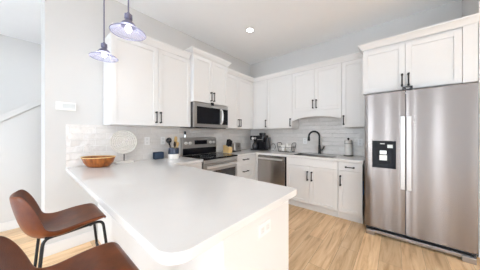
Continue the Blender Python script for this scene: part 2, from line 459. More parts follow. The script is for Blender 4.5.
def crown(path, z, parent=None, name='crown', scale=1.0):
    """moulding swept along an open XY path with mitred corners, projecting to the right of travel"""
    pts = [Vector((p[0], p[1])) for p in path]; t = bmesh.new(); rings = []
    dirs = [(b-a).normalized() for a, b in zip(pts, pts[1:])]
    for i, p in enumerate(pts):
        n0 = dirs[max(i-1, 0)]; n1 = dirs[min(i, len(dirs)-1)]
        a = Vector((n0.y, -n0.x)); b = Vector((n1.y, -n1.x))
        m = (a+b).normalized(); m = m/max(.2, m.dot(a))
        rings.append([t.verts.new((p.x+m.x*o*scale, p.y+m.y*o*scale, z+h*scale)) for o, h in CROWN])
    for A, B in zip(rings, rings[1:]):
        for j in range(len(CROWN)):
            j2 = (j+1) % len(CROWN); t.faces.new((A[j], A[j2], B[j2], B[j]))
    t.faces.new(rings[0]); t.faces.new(rings[-1][::-1])
    bmesh.ops.recalc_face_normals(t, faces=t.faces[:])
    mb = MB(); mb._add(t)
    return mb.build(name, cab_m, parent)

G = .0022
UD = .31                    # upper carcass depth; doors stand on it
def upper(label, fr, s0, s1, splits, handles, z0=UB, z1=UT, dep=UD, d0=.0, hz=None, end=None):
    mid = fr((s0+s1)/2, dep/2, z0)
    t = thing('wall_cabinet', label, 'cabinet', mid, 'white wall cabinets')
    carcass(fr, s0+.0008, s1-.0008, z0, z1, .010, dep, t)
    e = [s0]+list(splits)+[end or s1]
    for i, (a, b) in enumerate(zip(e, e[1:])):
        dr = shaker(fr, a+G, b-G, z0+.004, z1-.006, dep, 'door', t)
        h = handles[i]
        if h: pull(fr, a+.03 if h == 'a' else b-.03, (hz or z0+.115), dep+.02, dr)
    return t

# wall cabinets on the left (range) wall
cl = upper('white double door wall cabinet above wooden bowl, left of the microwave', fr_left, -3.07, -2.002, [-2.525], ['b', 'a'])
crown([(UD+.02, -3.068), (UD+.02, -2.03)], UT, cl)
cm = upper('short white two door cabinet directly above the microwave', fr_left, -2.0, -1.24, [-1.62], ['b', 'a'], z0=1.808, z1=2.55, dep=.38)
crown([(.0, -2.0), (.40, -2.0), (.40, -1.24), (.0, -1.24)], 2.55, cm)
upper('white double door wall cabinet above knife block, right of the microwave', fr_left, -1.238, -.01, [-.83], ['b', 'a'], end=-.352)
# wall cabinets on the back (sink) wall
upper('white single door wall cabinet nearest the corner above coffee makers', fr_back, .312, .70, [], ['b'])
upper('white single door wall cabinet above the wire basket, left of the arched valance', fr_back, .702, 1.266, [], ['b'])
cs = upper('short white two door cabinet with arched valance above the sink', fr_back, 1.268, 2.128, [1.698], ['b', 'a'], z0=1.712)
upper('narrow white wall cabinet above the paper towel roll, beside the refrigerator', fr_back, 2.130, 2.446, [], ['a'])
# arched valance under the sink cabinet
vb = [(1.27, 1.712), (1.27, 1.55), (1.31, 1.55)]
vb += [(1.31+(2.085-1.31)*i/20, 1.553+.055*math.sin(PI*i/20)**.8) for i in range(0, 21)]
vb += [(2.085, 1.55), (2.126, 1.55), (2.126, 1.712)]
q = []
for p_ in vb:
    if not q or (abs(p_[0]-q[-1][0])+abs(p_[1]-q[-1][1])) > 1e-4: q.append(p_)
MB().prism(q, -.330, -.309, 1).build('valance', cab_m, cs)
# crown running over the corner cabinets
cc = crown([(UD+.02, -1.205), (UD+.02, -UD-.02), (2.446, -UD-.02)], UT, None, 'crown_moulding')
tag(cc, 'white crown moulding running round the corner on top of the wall cabinets', 'moulding')
# deep cabinet over the refrigerator
fc = thing('wall_cabinet', 'deep white two door cabinet above the steel refrigerator', 'cabinet', (2.95, -.3, 1.84), 'white wall cabinets')
carcass(fr_back, 2.45, 3.458, 1.845, 2.455, .01, .60, fc)
for a, b, hh in ((2.452, 2.893, 'b'), (2.893, 3.352, 'a')):
    dr = shaker(fr_back, a+G, b-G, 1.85, 2.43, .60, 'door', fc)
    pull(fr_back, b-.03 if hh == 'b' else a+.03, 1.965, .62, dr)
mb = MB(); fbox(mb, fr_back, 3.354, .60, 1.845, 3.458, .62, 2.455, .001, 1); mb.build('filler_strip', cab_m, fc)
crown([(2.45, -.36), (2.45, -.62), (3.458, -.62)], 2.452, fc)
# base cabinets -----------------------------------------------------------
BD = .60; TK = .10; BT = .872
def base(label, fr, s0, s1, loc=None, hollow=False):
    t = thing('base_cabinet', label, 'cabinet', loc or fr((s0+s1)/2, .3, 0), 'white base cabinets')
    if hollow:      # open box: two sides, floor, back and a front rail, so that the basin hangs inside
        mb = MB()
        for q0, q1, e0, e1, h0, h1 in ((s0+.0008, s0+.018, .03, BD, TK, BT), (s1-.018, s1-.0008, .03, BD, TK, BT), (s0+.018, s1-.018, .03, BD, TK, TK+.018), (s0+.018, s1-.018, .03, .04, TK, BT), (s0+.018, s1-.018, BD-.02, BD, TK, BT)):
            fbox(mb, fr, q0, e0, h0, q1, e1, h1)
        mb.build('body', cab_m, t)
    else:
        carcass(fr, s0+.0008, s1-.0008, TK, BT, .03, BD, t)
    mb = MB(); fbox(mb, fr, s0+.0008, .04, 0, s1-.0008, BD-.035, TK+.001, .001, 1); mb.build('toe_kick', cab_m, t)
    return t
b1 = base('white drawer base cabinet in the corner, right of the range', fr_left, -1.238, -.03)
zs = [TK+.006, .415, .70, BT-.006]
for z0, z1, hz in ((.70, BT-.006, .805), (.415, .697, .58), (TK+.008, .412, .30)):
    dr = (slab if z0 == .70 else shaker)(fr_left, -1.234, -.665, z0, z1, BD, 'drawer', b1)
    pull(fr_left, -.985, hz, BD+.02, dr, vertical=False)
b2 = base('white base cabinet between the peninsula and the range', fr_left, -2.48, -2.004)
slab(fr_left, -2.476, -2.008, .70, BT-.006, BD, 'drawer', b2)
shaker(fr_left, -2.476, -2.008, TK+.008, .697, BD, 'door', b2)
b3 = base('wide white two door base cabinet under the sink', fr_back, 1.288, 2.136, hollow=True)
slab(fr_back, 1.292, 2.132, .745, BT-.006, BD, 'false_front', b3)
dr = shaker(fr_back, 1.292, 1.7105, TK+.012, .740, BD, 'door', b3); pull(fr_back, 1.678, .585, BD+.02, dr)
dr = shaker(fr_back, 1.7135, 2.132, TK+.012, .740, BD, 'door', b3); pull(fr_back, 1.746, .585, BD+.02, dr)
b4 = base('narrow white base cabinet with one drawer, beside the refrigerator', fr_back, 2.138, 2.450)
dr = slab(fr_back, 2.142, 2.446, .745, BT-.006, BD, 'drawer', b4); pull(fr_back, 2.294, .80, BD+.02, dr, vertical=False, L=.10)
dr = shaker(fr_back, 2.142, 2.446, TK+.012, .740, BD, 'door', b4); pull(fr_back, 2.172, .59, BD+.02, dr)
MB().box(2.4505, -.60, .42, 2.4535, -.56, .62).build('tape', blue_film, b4, 'blue protective film')
struct(MB().box(.605, -.62, 0, .655, -.575, BT).build('trim_4', cab_m))
# peninsula base
pn = thing('peninsula_base', 'white panelled peninsula base under the large countertop', 'cabinet', (1.3, -2.82, 0))
MB().box(.05, -3.11, TK, 2.200, -2.515, BT).build('body', cab_m, pn)
MB().box(.05, -3.09, 0, 2.15, -2.59, TK+.001).build('toe_kick', cab_m, pn)
MB().box(2.200, -3.128, 0, 2.228, -2.49, BT, .002).build('end_panel', cab_m, pn)
MB().box(.016, -3.128, 0, 2.200, -3.11, BT, .001).build('back_panel', cab_m, pn)
for i, (a, b) in enumerate(((.66, 1.16), (1.16, 1.66), (1.66, 2.198))):
    mb = MB(); rl = .058
    for x0, x1, z0, z1, th in ((a+G, a+rl, TK+.01, BT-.006, .02), (b-rl, b-G, TK+.01, BT-.006, .02), (a+rl, b-rl, TK+.01, TK+.01+rl, .02), (a+rl, b-rl, BT-.006-rl, BT-.006, .02), (a+rl-.002, b-rl+.002, TK+.06, BT-.06, .009)):
        mb.box(x0, -2.515, z0, x1, -2.515+th, z1)
    dr = mb.build('door', cab_m, pn)
    MB().cyl((b-.05, -2.463, .62), (b-.05, -2.463, .76), .0055, seg=10).cyl((b-.05, -2.495, .63), (b-.05, -2.463, .63), .006, seg=10).cyl((b-.05, -2.495, .75), (b-.05, -2.463, .75), .006, seg=10).build('handle', blackm, dr, 'black bar handle')

# ------------------------------------------------------------------ countertops
RC = .085; PX, PYB = 2.285, -2.47
poly = [(.010, -3.41)] + arc(PX-RC, -3.41+RC, RC, -90, 0, 10) + arc(PX-.02, PYB-.02, .02, 0, 90, 5) + [(.645, PYB), (.645, -2.003), (.010, -2.003)]
ct = MB().prism(poly, BT+.001, CT, 2, bev=.004).build('countertop', quartz_m)
tag(ct, 'large white quartz peninsula countertop with rounded corner in the foreground', 'countertop')
SX0, SX1, SY0, SY1 = 1.36, 2.06, -.555, -.135
hole = [(SX0, SY0), (SX1, SY0), (SX1, SY1), (SX0, SY1)]
poly = [(.010, -1.237), (.645, -1.237), (.645, -.645), (2.462, -.645), (2.462, -.010), (.010, -.010)]
ct = MB().prism(poly, BT+.001, CT, 2, holes=[hole], bev=.003).build('countertop', quartz_m)
tag(ct, 'white quartz corner countertop holding the sink and coffee makers', 'countertop')
# sink basin
mb = MB(); bz = .68
mb.box(SX0+.002, SY0+.002, bz-.004, SX1-.002, SY1-.002, bz)
for x0, y0, x1, y1 in ((SX0+.002, SY0+.002, SX0+.010, SY1-.002), (SX1-.010, SY0+.002, SX1-.002, SY1-.002), (SX0+.002, SY0+.002, SX1-.002, SY0+.010), (SX0+.002, SY1-.010, SX1-.002, SY1-.002)):
    mb.box(x0, y0, bz, x1, y1, CT-.004)
sk = thing('sink', 'stainless steel sink set in the back countertop below the black faucet', 'sink', (1.71, -.345, bz))
mb.build('basin', steel_x, sk)
MB().cyl((1.71, -.345, bz), (1.71, -.345, bz+.006), .045, seg=24).build('drain', chrome, sk)

# ------------------------------------------------------------------ dishwasher
dw = thing('dishwasher', 'stainless steel dishwasher under the counter left of the sink', 'dishwasher', (.965, -.3, 0))
MB().box(.66, -.585, .02, 1.284, -.02, BT-.004).build('body', dark_case, dw)
dd = MB().box(.662, -.632, .115, 1.262, -.586, .862, .006).build('door', washer_steel, dw)
MB().box(.70, -.668, .792, 1.225, -.656, .826, .005).box(.715, -.658, .80, .74, -.630, .818, .002).box(1.185, -.658, .80, 1.21, -.630, .818, .002).build('handle', steel_light, dd, 'bright bar handle across the door')
MB().box(.664, -.57, .0, 1.26, -.5, .113).build('toe_kick', dark_case, dw)

# ------------------------------------------------------------------ range
R0, R1 = -1.998, -1.242
rg = thing('range', 'stainless steel electric range with black glass cooktop', 'range', (.33, (R0+R1)/2, 0))
MB().box(.012, R0, .04, .61, R1, .895, .003).build('body', dark_case, rg)
MB().box(.07, R0-.001, .895, .655, R1+.001, .921, .004).build('cooktop', black_glass, rg)
for by, bx, br_ in ((R0+.2, .22, .08), (R1-.2, .22, .095), (R0+.2, .48, .105), (R1-.2, .48, .08)):
    MB().lathe((bx, by, .9211), [(br_-.004, 0), (br_, 0), (br_, .0006), (br_-.004, .0006)], 40, close=True).build('burner_ring', screen_grey, rg, 'thin grey burner ring')
bgd = MB().prism([(.012, .895), (.085, .895), (.085, 1.03), (.078, 1.215), (.055, 1.225), (.012, 1.225)], R0, R1, 1, bev=.003).build('backguard', steel_y, rg)
MB().box(.083, R0+.005, .925, .088, R1-.005, 1.04).build('splash_panel', black_glass, bgd)
def bgx(z): return .085-.007*(z-1.03)/.185
MB().box(bgx(1.13)-.004, -1.755, 1.10, bgx(1.13)+.003, -1.475, 1.175, .002).build('display', black_glass, bgd, 'black control display')
for y in (-1.93, -1.845, -1.39, -1.305):
    MB().cyl((bgx(1.13)-.002, y, 1.13), (bgx(1.13)+.006, y, 1.13), .030, seg=24).cyl((bgx(1.13)+.004, y, 1.13), (bgx(1.13)+.030, y, 1.13), .023, .020, seg=24, bev=.003).build('knob', steel_light, bgd)
MB().box(.61, R0+.004, .835, .650, R1-.004, .893, .004).build('control_strip', steel_y, rg)
od = MB().box(.61, R0+.004, .225, .648, R1-.004, .83, .005).build('oven_door', steel_y, rg)
MB().box(.647, R0+.055, .30, .651, R1-.055, .715, .003).build('window', oven_glass, od, 'dark glass oven window')
MB().box(.682, R0+.03, .768, .704, R1-.03, .808, .008).box(.645, R0+.06, .778, .690, R0+.09, .80, .003).box(.645, R1-.09, .778, .690, R1-.06, .80, .003).build('handle', steel_light, od, 'broad bright oven handle')
MB().box(.61, R0+.004, .06, .645, R1-.004, .218, .005).build('drawer', steel_y, rg)
MB().box(.05, R0+.03, 0, .56, R1-.03, .04).build('base', dark_case, rg)
tm = thing('salt_grinder', 'small chrome and black grinder on the left top of the range backguard', 'grinder', (.052, -1.925, 1.226))
MB().cyl((.045, -1.925, 1.2255), (.045, -1.925, 1.275), .019, seg=20).build('base', chrome, tm)
MB().cyl((.045, -1.925, 1.275), (.045, -1.925, 1.335), .019, .016, seg=20, bev=.003).build('cap', black_plastic, tm)

# ------------------------------------------------------------------ microwave
mw = thing('microwave', 'stainless steel over-the-range microwave with dark window', 'microwave', (.2, (R0+R1)/2, 1.39))
MB().box(.012, R0, 1.392, .375, R1, 1.80, .002).build('body', dark_case, mw)
md = MB()
md.box(.375, R0, 1.40, .410, R1, 1.455, .004).box(.375, R0, 1.735, .410, R1, 1.798, .004).box(.375, R0, 1.45, .410, R0+.055, 1.74, .003).box(.375, -1.44, 1.45, .410, -1.385, 1.74, .003)
mdoor = md.build('door', steel_y, mw)
MB().box(.376, R0+.05, 1.45, .404, -1.435, 1.74).build('window', black_glass, mdoor, 'dark glass window')
MB().tube([(.405, -1.41, 1.47), (.432, -1.41, 1.49), (.446, -1.41, 1.54), (.450, -1.41, 1.605), (.446, -1.41, 1.66), (.432, -1.41, 1.705), (.405, -1.41, 1.725)], .013, 12).build('handle', steel_light, mdoor, 'curved bright vertical handle')
MB().box(.376, -1.385, 1.45, .406, R1+.002, 1.74).build('control_panel', black_glass, mw, 'black control panel')
MB().box(.375, R0+.05, 1.384, .40, R1-.05, 1.40).build('vent_grille', black_plastic, mw)
MB().box(.40, -1.655, 1.775, .414, -1.59, 1.826, .003).build('badge', black_plastic, mw, 'small black tab under the cabinet doors')

# ------------------------------------------------------------------ refrigerator
FX0, FXM, FX1 = 2.494, 2.892, 3.418
FT, FBZ, FY = 1.80, .105, -.735
rf = thing('refrigerator', 'large stainless steel side by side refrigerator with ice dispenser', 'refrigerator', (2.96, -.4, 0))
MB().box(2.500, -.73, .03, 3.425, -.05, 1.775, .004).build('body', dark_case, rf)
def fdoor(x0, x1, hole=None):
    n = 14; pts = []
    for i in range(n+1):
        u = i/n; x = x0+(x1-x0)*u
        e = .005*(abs(2*u-1)**10)
        pts.append((x, -.814-.005*(1-(2*u-1)**2)+e))
    return MB().prism([(x0, FY), *pts, (x1, FY)][::-1], FBZ, FT, 2, bev=.004).build('door', steel_z, rf)
dl = fdoor(FX0, FXM-.0035); drr = fdoor(FXM+.0035, FX1)
for d_, x0, x1 in ((dl, FXM-.048, FXM-.006), (drr, FXM+.006, FXM+.048)):
    MB().box(x0, -.826,   .635, x1, -.805, 1.50, .005, 3).build('handle', grip_steel, d_, 'long pale recessed grip beside the door gap')
# water and ice dispenser on the left door
dp = MB().box(2.574, -.828, .868, 2.806, -.81, 1.205, .004).build('dispenser', black_glass, dl, 'black glass ice and water dispenser')
MB().box(2.652, -.835, 1.04, 2.718, -.826, 1.085, .004).build('chute', steel_light, dp, 'pale ice chute')
MB().box(2.648, -.840, .965, 2.722, -.826, 1.03, .004).build('paddle', white_plastic, dp, 'pale paddle')
MB().box(2.725, -.8285, 1.12, 2.775, -.8275, 1.16).build('screen', screen_grey, dp, 'small lit readout')
MB().box(2.655, -.8285, 1.165, 2.70, -.8275, 1.175).build('icon_row', screen_grey, dp)
MB().box(2.862, -.80, 1.801, 2.952, -.68, 1.852, .004).build('hinge_cover', black_plastic, rf, 'black cover over the door gap')
MB().box(2.895, -.8005, 1.822, 2.925, -.7998, 1.83).build('emblem', screen_grey, rf, 'thin pale lettering strip')
MB().box(2.515, -.728, .055, 3.405, -.70, .10).build('shadow_gap', dark_case, rf)
MB().box(2.52, -.80, .025, 3.40, -.735, .062, .004).build('kick_grille', steel_x, rf)
for x0, x1 in ((2.508, 2.60), (3.315, 3.408)):
    MB().box(x0, -.822, .0, x1, -.735, .06, .006).build('foot', steel_x, rf)

# ------------------------------------------------------------------ faucet
fx, fy = 1.705, -.085
fa = thing('faucet', 'matte black gooseneck faucet behind the sink', 'faucet', (fx, fy, CT))
mb = MB().cyl((fx, fy, CT+.0005), (fx, fy, CT+.012), .030, seg=24, bev=.003).cyl((fx, fy, CT+.01), (fx, fy, CT+.16), .024, .021, seg=24)
mb.build('base', blackm, fa)
dirv = Vector((-.82, -.57, 0)).normalized()
pts = [(fx, fy, CT+.12), (fx, fy, CT+.22), (fx, fy, CT+.325)]
for i in range(1, 13):
    a = PI*i/12*1.02; r = .098
    c = Vector((fx, fy, CT+.325))+dirv*r
    pts.append(tuple(c-dirv*r*math.cos(a)+Vector((0, 0, r*math.sin(a)))))
MB().tube(pts, .0165, 14).build('neck', blackm, fa)
e = Vector(pts[-1])
MB().cyl(e+Vector((0, 0, .005)), e-Vector((0, 0, .075)), .0195, .024, seg=20, bev=.003).build('spray_head', blackm, fa)
MB().cyl((fx+.015, fy, CT+.075), (fx+.055, fy, CT+.075), .015, seg=16, bev=.003).tube([(fx+.048, fy, CT+.08), (fx+.075, fy-.005, CT+.115), (fx+.088, fy-.008, CT+.15)], [.013, .012, .009], 10).build('lever', blackm, fa)

# ------------------------------------------------------------------ things on the counters
def lathe_thing(*a): pass
# wooden bowl: stave-built oval
bx, by = .205, -3.155
bo = thing('bowl', 'oval stave-built wooden bowl on the peninsula countertop', 'bowl', (bx, by, CT))
ang = YAW
t = MB()
prof_o = [(0, .001), (.085, .001), (.105, .012), (.135, .056), (.152, .104), (.156, .110)]
prof_i = [(.150, .110), (.128, .058), (.095, .018), (0, .014)]
t.lathe((0, 0, 0), prof_o+prof_i, 40, 1.14, .82)
bb = t.bm
for v in bb.verts:     # the long rim rises at its ends and dips in the middle
    v.co.z += .004*(v.co.x/.17)**2*(v.co.z/.098)
bb.transform(Matrix.Translation((bx, by, CT)) @ Matrix.Rotation(ang, 4, 'Z'))
bobj = t.build('shell', bowl_m, bo)
t = MB().tube([(1.14*.153*math.cos(2*PI*k/40), .82*.153*math.sin(2*PI*k/40),   .111+.004*(1.14*.153*math.cos(2*PI*k/40)/.17)**2) for k in range(40)], .0045, 8, closed=True)
t.bm.transform(Matrix.Translation((bx, by, CT)) @ Matrix.Rotation(ang, 4, 'Z'))
t.build('rim', blond_wood, bo, 'thin paler wooden rim')

# woven disc on a stand
dx_, dy_ = .105, -2.868
ds = thing('disc_ornament', 'round woven white disc on a black stem and white base', 'ornament', (dx_, dy_, CT))
MB().box(dx_-.05, dy_-.10, CT+.0005, dx_+.05, dy_+.10, CT+.028, .004).build('base', white_glaze, ds, 'white block base')
MB().cyl((dx_, dy_, CT+.028), (dx_, dy_, CT+.13), .006, seg=12).build('stem', blackm, ds, 'thin black stem')
t = MB(); R = .156
pr_ = [(0, .012)]
for i in range(1, 8):
    r = R*i/7; pr_ += [(r-.012, .019), (r-.006, .019), (r-.001, .006)]
pr_ += [(R, .006), (R, -.006)]
for i in range(7, 0, -1):
    r = R*i/7; pr_ += [(r-.001, -.006), (r-.006, -.019), (r-.012, -.019)]
pr_ += [(0, -.012)]
t.lathe((0, 0, 0), pr_, 48)
t.bm.transform(Matrix.Translation((dx_, dy_, CT+.272)) @ Matrix.Rotation(-.45, 4, 'Z') @ Matrix.Rotation(PI/2, 4, 'Y'))
t.build('disc', woven, ds)

# small navy speaker block
ec = thing('smart_speaker', 'small dark navy block speaker on the counter below the outlet', 'speaker', (.085, -2.42, CT))
MB().box(.045, -2.475, CT+.0005, .125, -2.335, CT+.105, .012, 3).build('body', navy, ec)
MB().box(.05, -2.465, CT+.0002, .12, -2.345, CT+.004).build('base', black_plastic, ec)

# utensil crock
cx_, cy_ = .235, -2.245
ck = thing('utensil_crock', 'round crock, navy above and white below, holding utensils', 'crock', (cx_, cy_, CT))
MB().lathe((cx_, cy_, CT), [(0, .0005), (.072, .0005), (.078, .008), (.078, .075)], 36).build('lower_band', white_glaze, ck, 'white glazed lower half')
MB().lathe((cx_, cy_, CT), [(.078, .075), (.0785, .16), (.076, .165), (.071, .16), (.071, .02), (0, .02)], 36).build('upper_band', navy_glaze, ck, 'mottled navy glazed upper half')
def utensil(label, x, y, lean, L, head, mat, name, r=.006):
    b0 = Vector((x, y, CT+.024)); d = Vector((lean[0], lean[1], 1)).normalized()
    t = thing(name, label, 'utensil', b0, 'utensils in the crock')
    MB().tube([b0, b0+d*L*.5, b0+d*L], [r, r*.8, r], 8).build('handle', mat, t)
    h = MB(); c = b0+d*(L+head[2]*.8)
    h.sphere((0, 0, 0), 1.0, head[0], head[1], head[2], 16)
    h.bm.transform(Matrix.Translation(c) @ Vector((0, 0, 1)).rotation_difference(d).to_matrix().to_4x4() @ Matrix.Rotation(.7, 4, 'Z'))
    h.build('head', mat, t)
utensil('black ladle leaning left out of the utensil crock', cx_+.028, cy_-.012, (.0, -.30), .235, (.04, .055, .042), black_plastic, 'ladle')
utensil('dark wooden spoon just right of the black ladle in the utensil crock', cx_+.040, cy_+.004, (.10, -.09), .165, (.014, .036, .044), dark_wood, 'spoon')
utensil('blond wooden spatula upright in the middle of the utensil crock', cx_+.012, cy_+.018, (.02, .06), .205, (.012, .045, .062), blond_wood, 'spatula')
utensil('blond wooden spoon leaning right at the back of the utensil crock', cx_-.025, cy_+.010, (-.07, .17), .22, (.014, .040, .055), blond_wood, 'spoon')
utensil('pale blond spoon leaning right towards the room in the utensil crock', cx_+.024, cy_+.026, (.11, .09), .16, (.014, .036, .042), blond_wood, 'spoon')
utensil('short dark spatula at the back left of the utensil crock', cx_-.042, cy_-.012, (-.12, -.10), .18, (.008, .028, .03), black_plastic, 'spatula')

# knife block
kx, ky = .255, -1.085
kb = thing('knife_block', 'blond wooden knife block right of the cooktop', 'knife block', (kx, ky, CT))
MB().prism([(kx-.08, CT+.0005), (kx+.07, CT+.0005), (kx+.07, CT+.105), (kx+.02, CT+.13), (kx-.08, CT+.15)], ky-.055, ky+.055, 1, bev=.004).build('block', blond_wood, kb)
for i, (ox, oy, ln) in enumerate(((.045, -.032, .11), (.045, .008, .115), (.015, -.03, .12), (.015, .01, .12), (-.02, -.02, .11), (-.02, .02, .115), (.045, .036, .10))):
    z0 = CT+.125+(.02-ox)*.3
    kn = thing('knife', 'black handled knife standing in the wooden knife block', 'knife', (kx+ox, ky+oy, z0), 'knives in the knife block')
    d = Vector((.25, .0, 1)).normalized(); p0 = Vector((kx+ox, ky+oy, z0-.0))
    MB().cyl(p0-d*.012, p0+d*.012, .0085, seg=10).build('bolster', chrome, kn)
    MB().cyl(p0+d*.012, p0+d*(ln+.025), .0125, .0145, seg=12, bev=.004).build('handle', black_plastic, kn)

# toaster
ts = thing('toaster', 'brushed steel two slot toaster between the knife block and the corner', 'toaster', (.19, -.80, CT))
MB().box(.10, -.90, CT+.015, .27, -.69, CT+.185, .022, 3).build('body', steel_y, ts)
MB().box(.105, -.905, CT+.0005, .265, -.685, CT+.03, .006).build('base', black_plastic, ts)
for x in (.15, .215): MB().box(x-.012, -.87, CT+.182, x+.012, -.72, CT+.1865).build('slot', black_plastic, ts, 'dark bread slot')
MB().box(.268, -.80, CT+.11, .287, -.77, CT+.125, .003).build('lever', black_plastic, ts)

# coffee makers
c1 = thing('coffee_maker', 'black drip coffee maker with glass carafe, left one of the two', 'coffee maker', (.30, -.21, CT))
MB().box(.22, -.30, CT+.0005, .40, -.12, CT+.03, .008).build('base', black_plastic, c1)
MB().box(.22, -.17, CT+.03, .40, -.10, CT+.24, .008).build('column', black_plastic, c1)
MB().box(.215, -.31, CT+.235, .405, -.095, CT+.335, .014).build('reservoir', black_plastic, c1)
MB().lathe((.31, -.235, CT+.031), [(0, .0), (.055, .0), (.066, .03), (.066, .08), (.05, .12), (.045, .14), (0, .142)], 28).build('carafe', oven_glass, c1, 'dark glass carafe')
MB().cyl((.30, -.309, CT+.275), (.30, -.316, CT+.275), .032, seg=24).build('dial', white_plastic, c1, 'round pale dial')
MB().box(.345, -.3125, CT+.255, .39, -.308, CT+.30, .002).build('button_panel', chrome, c1)
c2 = thing('coffee_maker', 'black pod coffee machine with raised lid, right one of the two', 'coffee maker', (.50, -.2, CT))
MB().box(.42, -.30, CT+.0005, .575, -.08, CT+.035, .008).build('base', black_plastic, c2)
MB().box(.42, -.20, CT+.03, .575, -.08, CT+.34, .012).build('column', black_plastic, c2)
MB().box(.415, -.315, CT+.195, .58, -.08, CT+.345, .02, 3).build('brew_head', black_plastic, c2)
MB().box(.445, -.27, CT+.34, .54, -.13, CT+.40, .015, 3).build('lid', black_plastic, c2)
MB().box(.577, -.23, CT+.03, .645, -.09, CT+.30, .014, 3).build('water_tank', oven_glass, c2, 'smoky water tank')
MB().tube([(.43, -.318, CT+.25), (.46, -.335, CT+.25), (.535, -.335, CT+.25), (.565, -.318, CT+.25)], .007, 8).build('handle', chrome, c2)
cd = MB().tube([(.648, -.06, CT+.13), (.69, -.06, CT+.16), (.735, -.05, CT+.13), (.745, -.05, CT+.07), (.71, -.06, CT+.012), (.66, -.07, CT+.012)], .004, 8).build('cord', black_plastic, c2, 'thin looping power cord')

# wire basket with rolled cloths and a mug
BX0, BX1, BY0, BY1, BZ1 = .905, 1.215, -.235, -.065, CT+.19
bk = thing('wire_basket', 'black wire basket of white mugs beside the coffee machine', 'basket', (1.06, -.15, CT))
t = MB()
for z, g in ((CT+.006, 0), (CT+.10, .012)):
    t.tube([(BX0-g+.02, BY0-g, z), (BX1+g-.02, BY0-g, z), (BX1+g-.02, BY1+g, z), (BX0-g+.02, BY1+g, z)], .0032, 8, closed=True)
for x in (1.0, 1.06, 1.12):
    t.tube([(x, BY0-.012, CT+.10), (x, BY0, CT+.006), (x, BY1, CT+.006), (x, BY1+.012, CT+.10)], .0022, 6)
for x in (.96, 1.16): t.tube([(x, BY0-.012, CT+.10), (x, BY0, CT+.006)], .0022, 6)
t.build('wire_frame', blackm, bk)
for x0, x1 in ((BX0+.02, BX0-.012), (BX1-.02, BX1+.012)):
    MB().tube([(x0, BY0, CT+.006), (x1, BY0-.012, CT+.17), (x1, BY0+.02, BZ1), (x1, BY1-.02, BZ1), (x1, BY1+.012, CT+.17), (x0, BY1, CT+.006)], .0055, 8).build('end_hoop', blackm, bk, 'dark flared end hoop')
def mug(label, x, y, z, r, h, mat=white_glaze):
    t = thing('mug', label, 'mug', (x, y, z), 'white mugs in the wire basket')
    MB().lathe((x, y, z), [(0, .0005), (r*.8, .0005), (r, .01), (r, h), (r-.004, h+.002), (r-.006, h-.005), (r-.008, .012), (0, .010)], 28).build('body', mat, t)
    MB().tube([(x+r*.7-.01, y-r*.7+.01, z+h*.2), (x+r*.7+.012, y-r*.7-.012, z+h*.3), (x+r*.7+.015, y-r*.7-.015, z+h*.6), (x+r*.7-.01, y-r*.7+.01, z+h*.8)], .0055, 8).build('handle', mat, t)
mug('short white mug at the left end of the wire basket', .985, -.15, CT+.010, .052, .125)
mug('tall white mug in the middle of the wire basket', 1.078, -.125, CT+.010, .036, .165)
mug('white mug at the right end of the wire basket', 1.150, -.16, CT+.010, .034, .135)

# paper towels
px_, py_ = 2.185, -.10
pt = thing('paper_towel_holder', 'black stand holding a white printed paper towel roll', 'paper towels', (px_, py_, CT))
MB().cyl((px_, py_, CT+.0005), (px_, py_, CT+.014), .075, seg=32, bev=.003).build('base', blackm, pt)
MB().lathe((px_, py_, CT+.015), [(0, 0), (.055, 0), (.057, .004), (.057, .245), (.055, .25), (.018, .25), (0, .249)], 36).build('roll', paper, pt)
MB().lathe((px_, py_, CT+.015), [(.0574, .19), (.0578, .19), (.0578, .205), (.0574, .205)], 36, close=True).lathe((px_, py_, CT+.015), [(.0574, .222), (.0578, .222), (.0578, .228), (.0574, .228)], 36, close=True).build('printed_band', paper_grey, pt, 'grey printed band')
MB().cyl((px_, py_, CT+.26), (px_, py_, CT+.285), .008, seg=12).sphere((px_, py_, CT+.292), .017).build('knob', blackm, pt)

# ------------------------------------------------------------------ wall plates
def outlet(label, fr, s, z, d, w=.075, h=.118, kind='outlet'):
    t = thing('wall_outlet', label, 'outlet', fr(s, d, z), 'white wall outlets')
    m = MB(); fbox(m, fr, s-w/2, d, z-h/2, s+w/2, d+.005, z+h/2, .002, 1); m.build('plate', white_plastic, t)
    for q in (-.026, .026):
        m = MB(); fbox(m, fr, s-.017, d+.004, z+q-.018, s+.017, d+.007, z+q+.018, .002, 1); m.build('socket', trim_m, t)
        m = MB()
        for u in (-.007, .007): fbox(m, fr, s+u-.0015, d+.0068, z+q-.006, s+u+.0015, d+.0074, z+q+.008)
        m.build('slot', screen_grey, t)
    return t
outlet('white outlet on the tile between the disc ornament and the crock', fr_left, -2.54, 1.185, .0092)
outlet('white outlet on the tile behind the utensil crock', fr_left, -2.30, 1.185, .0092)
outlet('white outlet on the tile right of the paper towels', fr_back, 2.345, 1.15, .0092)
outlet('white outlet on the tile left of the faucet', fr_back, 1.40, 1.15, .0092)
def fr_pen(s, d, z): return (2.228+d, s, z)
